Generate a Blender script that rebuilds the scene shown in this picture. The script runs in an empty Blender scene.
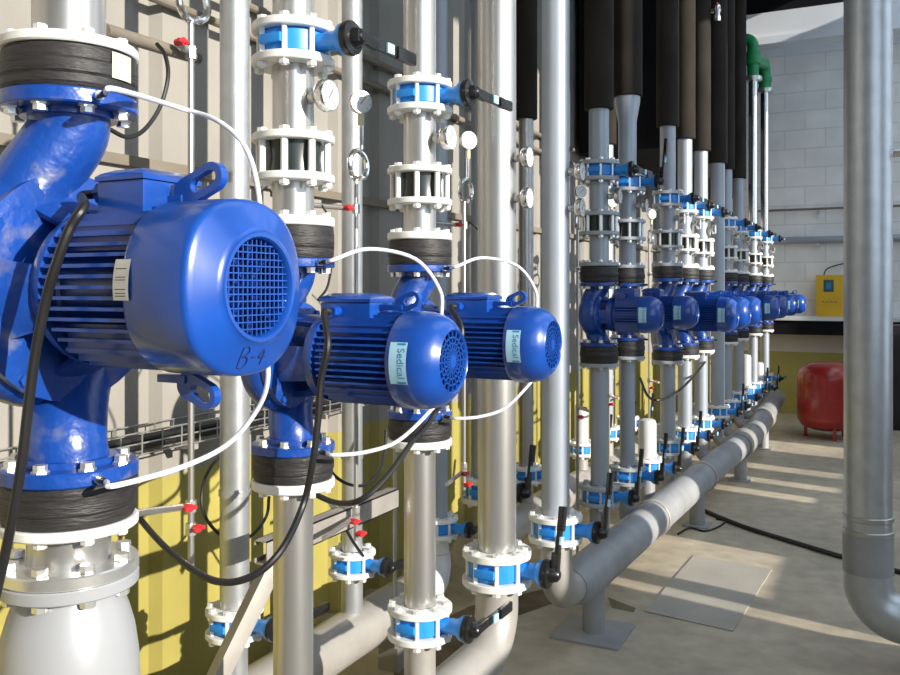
import bpy, bmesh, math, random
from mathutils import Vector, Matrix, Quaternion
random.seed(7)
scene = bpy.context.scene
COL = scene.collection
PI = math.pi
R = math.radians

# ------------------------------------------------------------------ camera
H = 1.7                      # eye height
F = 875.0                    # focal length in pixels (900 px wide frame)
TH = math.atan(440.0 / F)    # the wall recedes to a point 440 px right of centre
SN, CS = math.sin(TH), math.cos(TH)
cam_d = bpy.data.cameras.new('camera')
cam = bpy.data.objects.new('camera', cam_d)
COL.objects.link(cam)
cam_d.sensor_width = 36.0
cam_d.lens = 36.0 * F / 900.0
cam_d.shift_y = -47.5 / 900.0
cam_d.clip_start = 0.05
cam.location = (0, 0, H)
cam.rotation_euler = (PI / 2, 0, TH)
scene.camera = cam


def at(px, py, X):
    """point of the vertical plane x = X that the eye sees in direction (px, py)"""
    q = (px - 450.0) / F
    Y = X * (CS + q * SN) / (q * CS - SN)
    d = -X * SN + Y * CS
    return Vector((X, Y, H - (py - 290.0) * d / F))


def atY(px, py, Y):
    q = (px - 450.0) / F
    return at(px, py, Y * (q * CS - SN) / (CS + q * SN))


def on_floor(px, py, z=0.0):
    d = (H - z) * F / (py - 290.0)
    r = (px - 450.0) / F * d
    return Vector((r * CS - d * SN, r * SN + d * CS, z))


# ------------------------------------------------------------------ materials
def new_mat(name):
    m = bpy.data.materials.new(name)
    m.use_nodes = True
    nt = m.node_tree
    return m, nt, nt.nodes['Principled BSDF']


def mat(name, col, rough=0.5, metal=0.0, var=0.12, scale=6.0, bump=0.0, bscale=60.0, coat=0.0,
        dirt=None, dirt_lo=0.55, dirt_hi=0.75, stretch=(1, 1, 1), emit=0.0, spec=None):
    m, nt, b = new_mat(name)
    N, L = nt.nodes, nt.links
    tc = N.new('ShaderNodeTexCoord')
    mp = N.new('ShaderNodeMapping')
    mp.inputs['Scale'].default_value = stretch
    L.new(tc.outputs['Object'], mp.inputs['Vector'])
    nz = N.new('ShaderNodeTexNoise')
    nz.inputs['Scale'].default_value = scale
    nz.inputs['Detail'].default_value = 5
    L.new(mp.outputs[0], nz.inputs['Vector'])
    rp = N.new('ShaderNodeValToRGB')
    c = Vector(col)
    rp.color_ramp.elements[0].position = 0.3
    rp.color_ramp.elements[1].position = 0.7
    rp.color_ramp.elements[0].color = (*(c * (1 - var)), 1)
    rp.color_ramp.elements[1].color = (*[min(1, x) for x in c * (1 + var)], 1)
    L.new(nz.outputs['Fac'], rp.inputs['Fac'])
    out = rp.outputs['Color']
    if dirt:
        n2 = N.new('ShaderNodeTexNoise')
        n2.inputs['Scale'].default_value = scale * 2.3
        n2.inputs['Detail'].default_value = 8
        L.new(mp.outputs[0], n2.inputs['Vector'])
        r2 = N.new('ShaderNodeValToRGB')
        r2.color_ramp.elements[0].position = dirt_lo
        r2.color_ramp.elements[1].position = dirt_hi
        L.new(n2.outputs['Fac'], r2.inputs['Fac'])
        mx = N.new('ShaderNodeMix')
        mx.data_type = 'RGBA'
        L.new(r2.outputs['Color'], mx.inputs['Factor'])
        L.new(out, mx.inputs['A'])
        mx.inputs['B'].default_value = (*dirt, 1)
        out = mx.outputs['Result']
    L.new(out, b.inputs['Base Color'])
    b.inputs['Roughness'].default_value = rough
    b.inputs['Metallic'].default_value = metal
    if spec is not None:
        b.inputs['Specular IOR Level'].default_value = spec
    if coat:
        b.inputs['Coat Weight'].default_value = coat
        b.inputs['Coat Roughness'].default_value = 0.12
    if bump:
        n3 = N.new('ShaderNodeTexNoise')
        n3.inputs['Scale'].default_value = bscale
        L.new(mp.outputs[0], n3.inputs['Vector'])
        bp = N.new('ShaderNodeBump')
        bp.inputs['Strength'].default_value = bump
        bp.inputs['Distance'].default_value = 0.01
        L.new(n3.outputs['Fac'], bp.inputs['Height'])
        L.new(bp.outputs['Normal'], b.inputs['Normal'])
    return m


M = {}
M['blue'] = mat('pump_blue_paint', (0.006, 0.062, 0.34), 0.30, 0, 0.18, 9, coat=0.35)
M['blue_dusty'] = mat('pump_blue_cast', (0.006, 0.056, 0.31), 0.34, 0, 0.2, 7, bump=0.25, bscale=45, coat=0.3,
                      dirt=(0.16, 0.17, 0.25), dirt_lo=0.56, dirt_hi=0.78)
M['blue_dark'] = mat('fan_blue', (0.006, 0.02, 0.14), 0.5)
M['valve_blue'] = mat('valve_blue_enamel', (0.020, 0.26, 0.76), 0.4, 0, 0.1, 12)
M['rubber'] = mat('black_rubber', (0.022, 0.020, 0.021), 0.55, 0, 0.35, 18, bump=0.3, bscale=40, stretch=(1, 1, 6))
M['black'] = mat('black_plastic', (0.010, 0.010, 0.011), 0.28, 0, 0.2, 10)
M['cable'] = mat('black_cable', (0.012, 0.012, 0.013), 0.45, 0, 0.2, 10)
M['white'] = mat('white_enamel', (0.80, 0.80, 0.77), 0.4, 0, 0.06, 8, dirt=(0.50, 0.48, 0.42), dirt_lo=0.62, dirt_hi=0.9)
M['grey_ring'] = mat('grey_enamel', (0.36, 0.39, 0.43), 0.45, 0, 0.1, 8)
M['steel'] = mat('stainless_pipe', (0.50, 0.49, 0.475), 0.33, 0.82, 0.06, 3, stretch=(1, 1, 0.3), bump=0.04, bscale=25)
M['galv'] = mat('galvanised_pipe', (0.50, 0.52, 0.54), 0.38, 0.7, 0.09, 14, bump=0.05, bscale=30)
M['pale'] = mat('pale_grey_cap', (0.60, 0.60, 0.60), 0.45, 0, 0.05, 6)
M['painted'] = mat('grey_painted_pipe', (0.36, 0.395, 0.45), 0.42, 0.25, 0.05, 5, bump=0.04)
M['header'] = mat('grey_header_pipe', (0.33, 0.335, 0.345), 0.5, 0.2, 0.12, 7, bump=0.06, bscale=25)
M['header_light'] = mat('light_steel_header', (0.42, 0.40, 0.37), 0.45, 0.35, 0.12, 7, bump=0.06, bscale=25)
M['chrome'] = mat('chrome', (0.80, 0.80, 0.80), 0.16, 1.0, 0.04, 10)
M['bolt'] = mat('zinc_bolt', (0.70, 0.70, 0.68), 0.3, 0.8, 0.08, 20)
M['grey_cast'] = mat('pale_grey_casting', (0.35, 0.36, 0.38), 0.32, 0.1, 0.04, 6)
M['dial'] = mat('gauge_dial', (0.66, 0.66, 0.65), 0.35, 0, 0.02, 10)
M['red'] = mat('red_handle', (0.62, 0.025, 0.035), 0.35, 0, 0.1, 12)
M['hose'] = mat('white_plastic_tube', (0.72, 0.74, 0.80), 0.35, 0, 0.03, 10)
M['insul'] = mat('black_foam_insulation', (0.026, 0.021, 0.017), 0.85, 0, 0.25, 8, bump=0.15, bscale=20, stretch=(1, 1, 0.4), spec=0.2)
M['duct'] = mat('black_duct', (0.006, 0.006, 0.008), 0.8, 0, 0.3, 4, spec=0.2)
M['green'] = mat('green_plastic', (0.012, 0.27, 0.09), 0.4, 0, 0.1, 10)
M['yellow'] = mat('yellow_case', (0.74, 0.46, 0.02), 0.4, 0, 0.05, 8)
M['screen'] = mat('grey_display', (0.05, 0.10, 0.16), 0.2, 0, 0.1, 10)
M['tank'] = mat('red_tank', (0.33, 0.014, 0.010), 0.3, 0, 0.12, 6, coat=0.4)
M['cabinet'] = mat('dark_cabinet', (0.018, 0.016, 0.022), 0.5, 0, 0.2, 5)
M['plate'] = mat('aluminium_plate', (0.52, 0.51, 0.48), 0.4, 0.5, 0.1, 30)
M['ink'] = mat('dark_ink', (0.010, 0.014, 0.06), 0.6)
M['sticker'] = mat('pale_sticker', (0.42, 0.70, 0.86), 0.4, 0, 0.05, 10)
M['teal'] = mat('teal_print', (0.02, 0.25, 0.46), 0.4)
M['paper'] = mat('yellowish_paper', (0.62, 0.60, 0.42), 0.6, 0, 0.06, 20)
M['beam'] = mat('white_beam', (0.76, 0.79, 0.84), 0.5, 0, 0.03, 3)
M['sight'] = mat('dark_body', (0.02, 0.028, 0.026), 0.3, 0, 0.3, 20)
M['channel'] = mat('galvanised_channel', (0.38, 0.36, 0.33), 0.5, 0.4, 0.12, 9)
M['wire'] = mat('galvanised_wire', (0.42, 0.42, 0.40), 0.4, 0.7, 0.1, 20)
M['rail'] = mat('brown_rail', (0.20, 0.17, 0.13), 0.6, 0, 0.15, 6)
M['plywood'] = mat('grey_sheet', (0.40, 0.37, 0.32), 0.8, 0, 0.1, 4)
M['rust_shade'] = mat('rust_shade_brown', (0.13, 0.095, 0.06), 0.5, 0, 0.4, 9)  # rusty brown with the shade at the wall base mixed in
M['puddle'] = mat('oil_stain', (0.10, 0.08, 0.025), 0.5, 0, 0.2, 6)
M['conc'] = mat('concrete', (0.42, 0.41, 0.38), 0.85, 0, 0.12, 3)

# floor: grey concrete with large worn and stained areas
m, nt, b = new_mat('concrete_floor')
N, L = nt.nodes, nt.links
tc = N.new('ShaderNodeTexCoord')
n1 = N.new('ShaderNodeTexNoise'); n1.inputs['Scale'].default_value = 0.9; n1.inputs['Detail'].default_value = 6
n2 = N.new('ShaderNodeTexNoise'); n2.inputs['Scale'].default_value = 9; n2.inputs['Detail'].default_value = 8
r1 = N.new('ShaderNodeValToRGB'); r2 = N.new('ShaderNodeValToRGB')
r1.color_ramp.elements[0].position = 0.35; r1.color_ramp.elements[1].position = 0.68
r1.color_ramp.elements[0].color = (0.42, 0.365, 0.28, 1); r1.color_ramp.elements[1].color = (0.60, 0.52, 0.39, 1)
r2.color_ramp.elements[0].position = 0.3; r2.color_ramp.elements[1].position = 0.75
r2.color_ramp.elements[0].color = (0.78, 0.78, 0.78, 1); r2.color_ramp.elements[1].color = (1.1, 1.1, 1.1, 1)
mx = N.new('ShaderNodeMix'); mx.data_type = 'RGBA'; mx.blend_type = 'MULTIPLY'; mx.inputs['Factor'].default_value = 1
for n_, r_ in ((n1, r1), (n2, r2)):
    L.new(tc.outputs['Object'], n_.inputs['Vector']); L.new(n_.outputs['Fac'], r_.inputs['Fac'])
L.new(r1.outputs[0], mx.inputs['A']); L.new(r2.outputs[0], mx.inputs['B'])
L.new(mx.outputs['Result'], b.inputs['Base Color'])
b.inputs['Roughness'].default_value = 0.6
bp = N.new('ShaderNodeBump'); bp.inputs['Strength'].default_value = 0.15; bp.inputs['Distance'].default_value = 0.02
L.new(n2.outputs['Fac'], bp.inputs['Height']); L.new(bp.outputs['Normal'], b.inputs['Normal'])
M['floor'] = m


def wall_mat(name, up, low, split, brick_above=None):
    """paint split at a height: upper colour over a yellow dado; blockwork joints above brick_above"""
    m, nt, b = new_mat(name)
    N, L = nt.nodes, nt.links
    tc = N.new('ShaderNodeTexCoord')
    sp = N.new('ShaderNodeSeparateXYZ')
    L.new(tc.outputs['Object'], sp.inputs[0])
    nz = N.new('ShaderNodeTexNoise'); nz.inputs['Scale'].default_value = 2.5; nz.inputs['Detail'].default_value = 6
    L.new(tc.outputs['Object'], nz.inputs['Vector'])
    rp = N.new('ShaderNodeValToRGB')
    rp.color_ramp.elements[0].position = 0.3; rp.color_ramp.elements[1].position = 0.75
    rp.color_ramp.elements[0].color = (0.86, 0.86, 0.86, 1); rp.color_ramp.elements[1].color = (1.08, 1.08, 1.08, 1)
    L.new(nz.outputs['Fac'], rp.inputs['Fac'])
    gt = N.new('ShaderNodeMath'); gt.operation = 'GREATER_THAN'; gt.inputs[1].default_value = split
    L.new(sp.outputs['Z'], gt.inputs[0])
    mx = N.new('ShaderNodeMix'); mx.data_type = 'RGBA'
    L.new(gt.outputs[0], mx.inputs['Factor'])
    mx.inputs['A'].default_value = (*low, 1); mx.inputs['B'].default_value = (*up, 1)
    out = mx.outputs['Result']
    if brick_above:
        cb = N.new('ShaderNodeCombineXYZ')
        L.new(sp.outputs['X'], cb.inputs['X']); L.new(sp.outputs['Z'], cb.inputs['Y'])
        br = N.new('ShaderNodeTexBrick')
        br.inputs['Scale'].default_value = 1.0
        br.inputs['Brick Width'].default_value = 0.52
        br.inputs['Row Height'].default_value = 0.26
        br.inputs['Mortar Size'].default_value = 0.008
        br.inputs['Color1'].default_value = (0.88, 0.88, 0.88, 1)
        br.inputs['Color2'].default_value = (0.84, 0.845, 0.85, 1)
        br.inputs['Mortar'].default_value = (0.70, 0.71, 0.73, 1)
        L.new(cb.outputs[0], br.inputs['Vector'])
        g2 = N.new('ShaderNodeMath'); g2.operation = 'GREATER_THAN'; g2.inputs[1].default_value = brick_above
        L.new(sp.outputs['Z'], g2.inputs[0])
        m2 = N.new('ShaderNodeMix'); m2.data_type = 'RGBA'
        L.new(g2.outputs[0], m2.inputs['Factor'])
        L.new(out, m2.inputs['A']); L.new(br.outputs['Color'], m2.inputs['B'])
        out = m2.outputs['Result']
    ml = N.new('ShaderNodeMix'); ml.data_type = 'RGBA'; ml.blend_type = 'MULTIPLY'; ml.inputs['Factor'].default_value = 1
    L.new(out, ml.inputs['A']); L.new(rp.outputs[0], ml.inputs['B'])
    L.new(ml.outputs['Result'], b.inputs['Base Color'])
    b.inputs['Roughness'].default_value = 0.55
    return m


M['wall'] = wall_mat('corrugated_wall_paint', (0.31, 0.292, 0.262), (0.36, 0.31, 0.08), 0.95)
M['wall_back'] = wall_mat('block_wall_paint', (0.66, 0.61, 0.55), (0.44, 0.39, 0.11), 0.85, 1.15)


# ------------------------------------------------------------------ mesh helpers
class MB:
    def __init__(self):
        self.bm = bmesh.new()

    def quadstrip(self, rings, close=True, caps=(False, False)):
        bm = self.bm
        vs = [[bm.verts.new(p) for p in ring] for ring in rings]
        n = len(vs[0])
        for a, b in zip(vs[:-1], vs[1:]):
            for i in range(n if close else n - 1):
                j = (i + 1) % n
                try:
                    bm.faces.new((a[i], a[j], b[j], b[i]))
                except ValueError:
                    pass
        if caps[0]:
            bm.faces.new(list(reversed(vs[0])))
        if caps[1]:
            bm.faces.new(vs[-1])
        return self

    def tube(self, pts, r, seg=12, caps=True):
        pts = [Vector(p) for p in pts]
        n = len(pts)
        rs = r if isinstance(r, (list, tuple)) else [r] * n
        tans = []
        for i in range(n):
            a = pts[max(0, i - 1)]
            c = pts[min(n - 1, i + 1)]
            t = (c - a)
            tans.append(t.normalized() if t.length > 1e-9 else Vector((0, 0, 1)))
        t0 = tans[0]
        up = Vector((0, 0, 1)) if abs(t0.z) < 0.9 else Vector((1, 0, 0))
        u = t0.cross(up).normalized()
        rings = []
        for i in range(n):
            if i:
                q = tans[i - 1].rotation_difference(tans[i])
                u = (q @ u)
                u = (u - tans[i] * u.dot(tans[i])).normalized()
            v = tans[i].cross(u)
            rings.append([pts[i] + (u * math.cos(2 * PI * k / seg) + v * math.sin(2 * PI * k / seg)) * rs[i] for k in range(seg)])
        return self.quadstrip(rings, True, (caps, caps))

    def cyl(self, p0, p1, r, r1=None, seg=24):
        return self.tube([p0, p1], [r, r if r1 is None else r1], seg)

    def lathe(self, prof, origin=(0, 0, 0), axis='Z', seg=32, closed=False):
        """prof: (radius, height) pairs; closed joins last to first (an annulus)"""
        o = Vector(origin)
        bm = self.bm

        def P(r, h, a):
            c, s = r * math.cos(a), r * math.sin(a)
            if axis == 'Z':
                return o + Vector((c, s, h))
            if axis == 'X':
                return o + Vector((h, c, s))
            return o + Vector((s, h, c))
        cols = []
        for r, h in prof:
            if r < 1e-6:
                cols.append([bm.verts.new(P(0, h, 0))])
            else:
                cols.append([bm.verts.new(P(r, h, 2 * PI * k / seg)) for k in range(seg)])
        pairs = list(zip(cols[:-1], cols[1:]))
        if closed:
            pairs.append((cols[-1], cols[0]))
        for a, b in pairs:
            for i in range(seg):
                j = (i + 1) % seg
                if len(a) == 1 and len(b) == 1:
                    continue
                if len(a) == 1:
                    bm.faces.new((a[0], b[j], b[i]))
                elif len(b) == 1:
                    bm.faces.new((a[i], a[j], b[0]))
                else:
                    bm.faces.new((a[i], a[j], b[j], b[i]))
        return self

    def disc(self, r, z0, z1, origin=(0, 0, 0), axis='Z', seg=32, ch=0.0):
        if ch:
            return self.lathe([(0, z0), (r - ch, z0), (r, z0 + ch), (r, z1 - ch), (r - ch, z1), (0, z1)], origin, axis, seg)
        return self.lathe([(0, z0), (r, z0), (r, z1), (0, z1)], origin, axis, seg)

    def ring(self, ri, ro, z0, z1, origin=(0, 0, 0), axis='Z', seg=32, ch=0.0):
        if ch:
            return self.lathe([(ri, z0), (ro - ch, z0), (ro, z0 + ch), (ro, z1 - ch), (ro - ch, z1), (ri, z1)], origin, axis, seg, True)
        return self.lathe([(ri, z0), (ro, z0), (ro, z1), (ri, z1)], origin, axis, seg, True)

    def box(self, lo, hi, bev=0.0, mtx=None):
        lo, hi = Vector(lo), Vector(hi)
        tmp = bmesh.new()
        bmesh.ops.create_cube(tmp, size=1.0)
        for v in tmp.verts:
            v.co = Vector(((v.co.x + .5) * (hi.x - lo.x) + lo.x, (v.co.y + .5) * (hi.y - lo.y) + lo.y, (v.co.z + .5) * (hi.z - lo.z) + lo.z))
        if bev:
            bmesh.ops.bevel(tmp, geom=list(tmp.edges), offset=bev, segments=2, affect='EDGES', profile=0.7)
        return self.merge(tmp, mtx)

    def merge(self, tmp, mtx=None):
        mp = {}
        for v in tmp.verts:
            mp[v] = self.bm.verts.new(mtx @ v.co if mtx else v.co)
        for f in tmp.faces:
            self.bm.faces.new([mp[v] for v in f.verts])
        tmp.free()
        return self

    def bar(self, a, b, w, h, bev=0.0, up=(0, 0, 1)):
        """box-section bar from a to b: w sideways, h along up"""
        a, b = Vector(a), Vector(b)
        t = (b - a).normalized()
        up = Vector(up)
        s = t.cross(up).normalized()
        u = s.cross(t)
        mt = Matrix((( t.x, s.x, u.x, a.x), (t.y, s.y, u.y, a.y), (t.z, s.z, u.z, a.z), (0, 0, 0, 1)))
        return self.box((0, -w / 2, -h / 2), ((b - a).length, w / 2, h / 2), bev, mt)

    def hexa(self, c, r, h, axis='Z'):
        return self.lathe([(0, -h / 2), (r, -h / 2), (r, h / 2), (0, h / 2)], c, axis, 6)

    def build(self, name, material, parent=None, ang=35):
        bmesh.ops.recalc_face_normals(self.bm, faces=list(self.bm.faces))
        me = bpy.data.meshes.new(name)
        self.bm.to_mesh(me)
        self.bm.free()
        me.materials.append(material)
        for p in me.polygons:
            p.use_smooth = True
        me.set_sharp_from_angle(angle=R(ang))
        o = bpy.data.objects.new(name, me)
        COL.objects.link(o)
        if parent:
            o.parent = parent
        return o


def tag(o, label=None, cat=None, group=None, kind=None):
    if label: o['label'] = label
    if cat: o['category'] = cat
    if group: o['group'] = group
    if kind: o['kind'] = kind
    return o


def empty(name, loc=(0, 0, 0), rz=0.0):
    o = bpy.data.objects.new(name, None)
    COL.objects.link(o)
    o.location = loc
    o.rotation_euler = (0, 0, rz)
    o.empty_display_size = 0.05
    return o


def kids(o):
    return KIDS.get(o.name, [])


KIDS = {}


def index_children():
    KIDS.clear()
    for o in bpy.data.objects:
        if o.parent:
            KIDS.setdefault(o.parent.name, []).append(o)


def copy_tree(o, parent=None):
    c = o.copy()
    COL.objects.link(c)
    c.parent = parent
    if parent is not None:
        for k in ('label', 'category', 'group'):
            if k in c and k != 'label':
                del c[k]
    for ch in list(o.children):
        copy_tree(ch, c)
    return c


PROTO = {}


def place(key, maker, loc, label, cat, group, rz=0.0):
    """first use builds the thing, later uses copy the thing with all its parts"""
    if key not in PROTO:
        o = PROTO[key] = maker()
    else:
        o = copy_tree(PROTO[key])
    o.location = loc
    o.rotation_euler = (0, 0, rz)
    return tag(o, label, cat, group)


def struct(name, mb, material, ang=35):
    return tag(mb.build(name, material, None, ang), kind='structure')


def smooth_path(pts, n=8):
    pts = [Vector(p) for p in pts]
    P = [pts[0] * 2 - pts[1]] + pts + [pts[-1] * 2 - pts[-2]]
    out = []
    for i in range(1, len(P) - 2):
        a, b, c, d = P[i - 1], P[i], P[i + 1], P[i + 2]
        for k in range(n):
            t = k / n
            out.append(0.5 * ((2 * b) + (c - a) * t + (2 * a - 5 * b + 4 * c - d) * t * t + (3 * b - a - 3 * c + d) * t ** 3))
    out.append(pts[-1])
    return out


def elbow(pts, rad, n=10):
    """polyline with its inner corners rounded to radius rad"""
    pts = [Vector(p) for p in pts]
    out = [pts[0]]
    for i in range(1, len(pts) - 1):
        p = pts[i]
        a = (pts[i - 1] - p).normalized()
        b = (pts[i + 1] - p).normalized()
        ang = a.angle(b)
        d = rad / math.tan(ang / 2)
        c = p + (a + b).normalized() * (rad / math.sin(ang / 2))
        s, e = p + a * d - c, p + b * d - c
        q = s.rotation_difference(e)
        ax, an = q.to_axis_angle()
        for k in range(n + 1):
            out.append(c + Quaternion(ax, an * k / n) @ s)
    out.append(pts[-1])
    return out


# ------------------------------------------------------------------ the room
XW, YB, XR, ZC = -2.6, 12.9, 2.4, 6.0
w = MB(); w.box((XW - .3, -3.4, 0), (XR + .3, -3.2, ZC)); struct('fill_block_wall', w, M['conc'])  # unseen wall behind the camera, added to cut the front fill light
fl = MB(); fl.box((XW - .3, -3.2, -0.12), (XR + .3, YB + .3, 0)); struct('floor', fl, M['floor'])
ce = MB(); ce.box((XW - .3, -3.2, ZC), (0.1, YB + .3, ZC + .2)); ce.box((2.3, -3.2, ZC), (XR + .3, YB + .3, ZC + .2))
ce.box((0.1, -3.2, ZC), (2.3, 2.5, ZC + .2)); ce.box((0.1, YB - .5, ZC), (2.3, YB + .3, ZC + .2))  # unseen roof opening added so sky light brightens the far end
for yr in (4.4, 6.3, 8.2, 10.1):
    ce.box((0.1, yr, ZC), (2.3, yr + .15, ZC + .2))
struct('ceiling', ce, M['conc'])
# corrugated sheet wall
prof = []
y = -3.2
while y < YB:
    prof += [(y, 0.0), (y + .265, 0.0), (y + .295, -0.045), (y + .385, -0.045)]
    y += 0.415
prof = [(-3.2, 0.0)] + [p for p in prof if -3.2 < p[0] < YB] + [(YB, 0.0)]
w = MB()
front = [[Vector((XW + o_, y_, 0)), Vector((XW + o_, y_, ZC)), Vector((XW - .2, y_, ZC)), Vector((XW - .2, y_, 0))] for y_, o_ in prof]
w.quadstrip(front, True, (True, True))
struct('wall_left', w, M['wall'], 12)
w = MB(); w.box((XW - .3, YB, 0), (XR + .3, YB + .25, ZC)); struct('wall_back', w, M['wall_back'])
# open right side, unseen: sills, posts and lintel shaped to place the sun patches
w = MB()
OPEN = [(-3.2, 2.88, 1.5), (4.08, 4.26, 0.55), (4.40, 5.3, 0.97), (5.36, 6.75, 1.65), (6.85, 7.1, 0.95), (7.35, 7.6, 0.9), (7.95, 8.25, 0.9), (9.0, 9.7, 0.9), (10.0, 11.85, 1.9)]
yy = -3.2
for a, b_, sl in OPEN:
    if a > yy:
        w.box((XR, yy, 0), (XR + .25, a, 5.2))
    w.box((XR, a, 0), (XR + .25, b_, sl))
    yy = b_
w.box((XR, yy, 0), (XR + .25, YB, 5.2))
w.box((XR, -3.2, 5.2), (XR + .25, YB, ZC))
struct('wall_right', w, M['conc'])
w = MB(); w.box((XW + .001, YB - .35, 5.13), (XR - .01, YB - .001, 5.47)); w.box((XW + .001, YB - .40, 5.03), (XR - .01, YB - .001, 5.13)); w.box((XW + .001, YB - .05, 4.93), (XR - .01, YB - .001, 5.03))
struct('trim_1', w, M['beam'])
w = MB(); w.box((XW + .001, YB - .30, 5.471), (XR - .01, YB - .001, ZC - .001)); struct('trim_5', w, M['duct'])  # dark box added above the beam, standing in for the dark soffit
w = MB(); w.box((XW + .001, -3.1, 2.17), (XW + .03, YB - .01, 2.21)); struct('trim_2', w, M['rail'])
w = MB(); w.box((-1.9, YB - .32, 1.29), (XR - .01, YB - .001, 1.345), .004); struct('trim_3', w, M['beam'])
w = MB(); w.box((-1.9, YB - .29, 1.10), (XR - .01, YB - .001, 1.288)); struct('trim_4', w, M['duct'])
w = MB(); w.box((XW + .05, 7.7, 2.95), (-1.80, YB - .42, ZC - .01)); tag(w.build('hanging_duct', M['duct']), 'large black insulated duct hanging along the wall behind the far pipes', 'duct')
for z, nm in ((2.97, 'upper of the two thin dark conduits running high along the corrugated wall'), (2.84, 'lower of the two thin dark conduits running high along the corrugated wall')):
    w = MB(); w.tube([(XW + .035, -1, z), (XW + .035, 7.6, z)], .018, 10)
    cdt = tag(w.build('conduit', M['rail']), nm, 'conduit', 'conduits on the corrugated wall')
    for k in range(9):
        w = MB(); w.box((XW + .002, -.8 + k * 1.0, z - .028), (XW + .03, -.77 + k * 1.0, z + .028)); w.build('mounting_clip', M['rail'], cdt)

# ------------------------------------------------------------------ flanged fittings
FR, PR = 0.108, 0.054          # flange and pipe radius of the small lines


def studs(root, n, rad, z0, z1, r=.0075, nut=.0135, m='bolt', off=0.0, nm='stud'):
    first = None
    for k in range(n):
        a = 2 * PI * (k + .5 + off) / n
        if first is None:
            s = MB()
            s.cyl((0, 0, z0 - .016), (0, 0, z1 + .010), r, seg=8)
            s.hexa((0, 0, z0 - .007), nut, .012)
            s.hexa((0, 0, z1 + .005), nut, .010)
            first = o = s.build(nm, M[m], root)
        else:
            o = first.copy(); COL.objects.link(o); o.parent = root
        o.location = (rad * math.cos(a), rad * math.sin(a), 0)


def make_valve(fr=FR, pr=PR, ring='white', lever='y', sticker=True):
    s = fr / FR
    root = empty('butterfly_valve')
    zr0, zr1 = .032 * s, .054 * s
    for sg in (1, -1):
        f = MB(); f.ring(pr, fr, min(sg * zr0, sg * zr1), max(sg * zr0, sg * zr1), ch=.003)
        f.build('flange', M[ring], root)
    b = MB()
    b.ring(pr * .9, fr * .80, -zr0 + .001, zr0 - .001, seg=32, ch=.006)
    b.box((-fr * .3, -fr * .93, -.012 * s), (fr * .3, fr * .93, .012 * s), .003)
    b.build('valve_body', M['valve_blue'], root)
    studs(root, 8, fr * .84, -zr1, zr1, .0075 * s, .0135 * s, 'white' if ring == 'white' else 'bolt')
    nk = MB()
    xh = fr + .060
    nk.tube([(fr * .7, 0, 0), (fr * .95, 0, 0), (xh - .028, 0, 0), (xh - .012, 0, 0), (xh, 0, 0)],
            [.024 * s, .024 * s, .027 * s, .040 * s, .042 * s], 20)
    nk.build('neck', M['valve_blue'], root)
    hb = MB()
    hb.lathe([(0, xh + .001), (.043 * s, xh + .001), (.045 * s, xh + .012 * s), (.043 * s, xh + .020 * s), (.026 * s, xh + .024 * s), (.020 * s, xh + .045 * s), (.012 * s, xh + .052 * s), (0, xh + .052 * s)], axis='X', seg=20)
    hb.build('lever_hub', M['black'], root)
    xl = xh + .036 * s
    d = Vector((0, 1, 0)) if lever == 'y' else Vector((0.0, .22, .976))
    lv = MB()
    up = (1, 0, 0)
    lv.bar(Vector((xl, 0, 0)) - d * .02, Vector((xl, 0, 0)) + d * .085, .030 * s, .022 * s, .004, up)
    lv.bar(Vector((xl + .004, 0, 0)) + d * .07, Vector((xl + .012, 0, 0)) + d * .25, .030 * s, .012 * s, .005, up)
    lv.bar(Vector((xl + .012, 0, 0)) + d * .165, Vector((xl + .014, 0, 0)) + d * .26, .034 * s, .019 * s, .006, up)
    l = lv.build('lever', M['black'], root)
    if sticker:
        st = MB(); st.bar(Vector((xl + .008, 0, 0)) + d * .115, Vector((xl + .010, 0, 0)) + d * .145, .026 * s, .019 * s, 0, up)
        st.build('lever_sticker', M['sticker'], l)['label'] = 'pale blue sticker on the black lever'
    return root


def make_check(fr=FR, pr=PR, ring='white', hh=.062):
    root = empty('check_valve')
    for sg in (1, -1):
        f = MB(); f.ring(pr, fr, min(sg * hh, sg * (hh - .02)), max(sg * hh, sg * (hh - .02)), ch=.003)
        f.build('flange', M[ring], root)
    b = MB()
    b.lathe([(pr * .9, -hh + .021), (fr * .70, -hh + .021), (fr * .66, 0), (fr * .70, hh - .021), (pr * .9, hh - .021)], closed=True)
    b.build('valve_body', M['sight'], root)
    studs(root, 8, fr * .84, -hh, hh, .0095, .014, 'white' if ring == 'white' else 'bolt')
    return root


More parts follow.
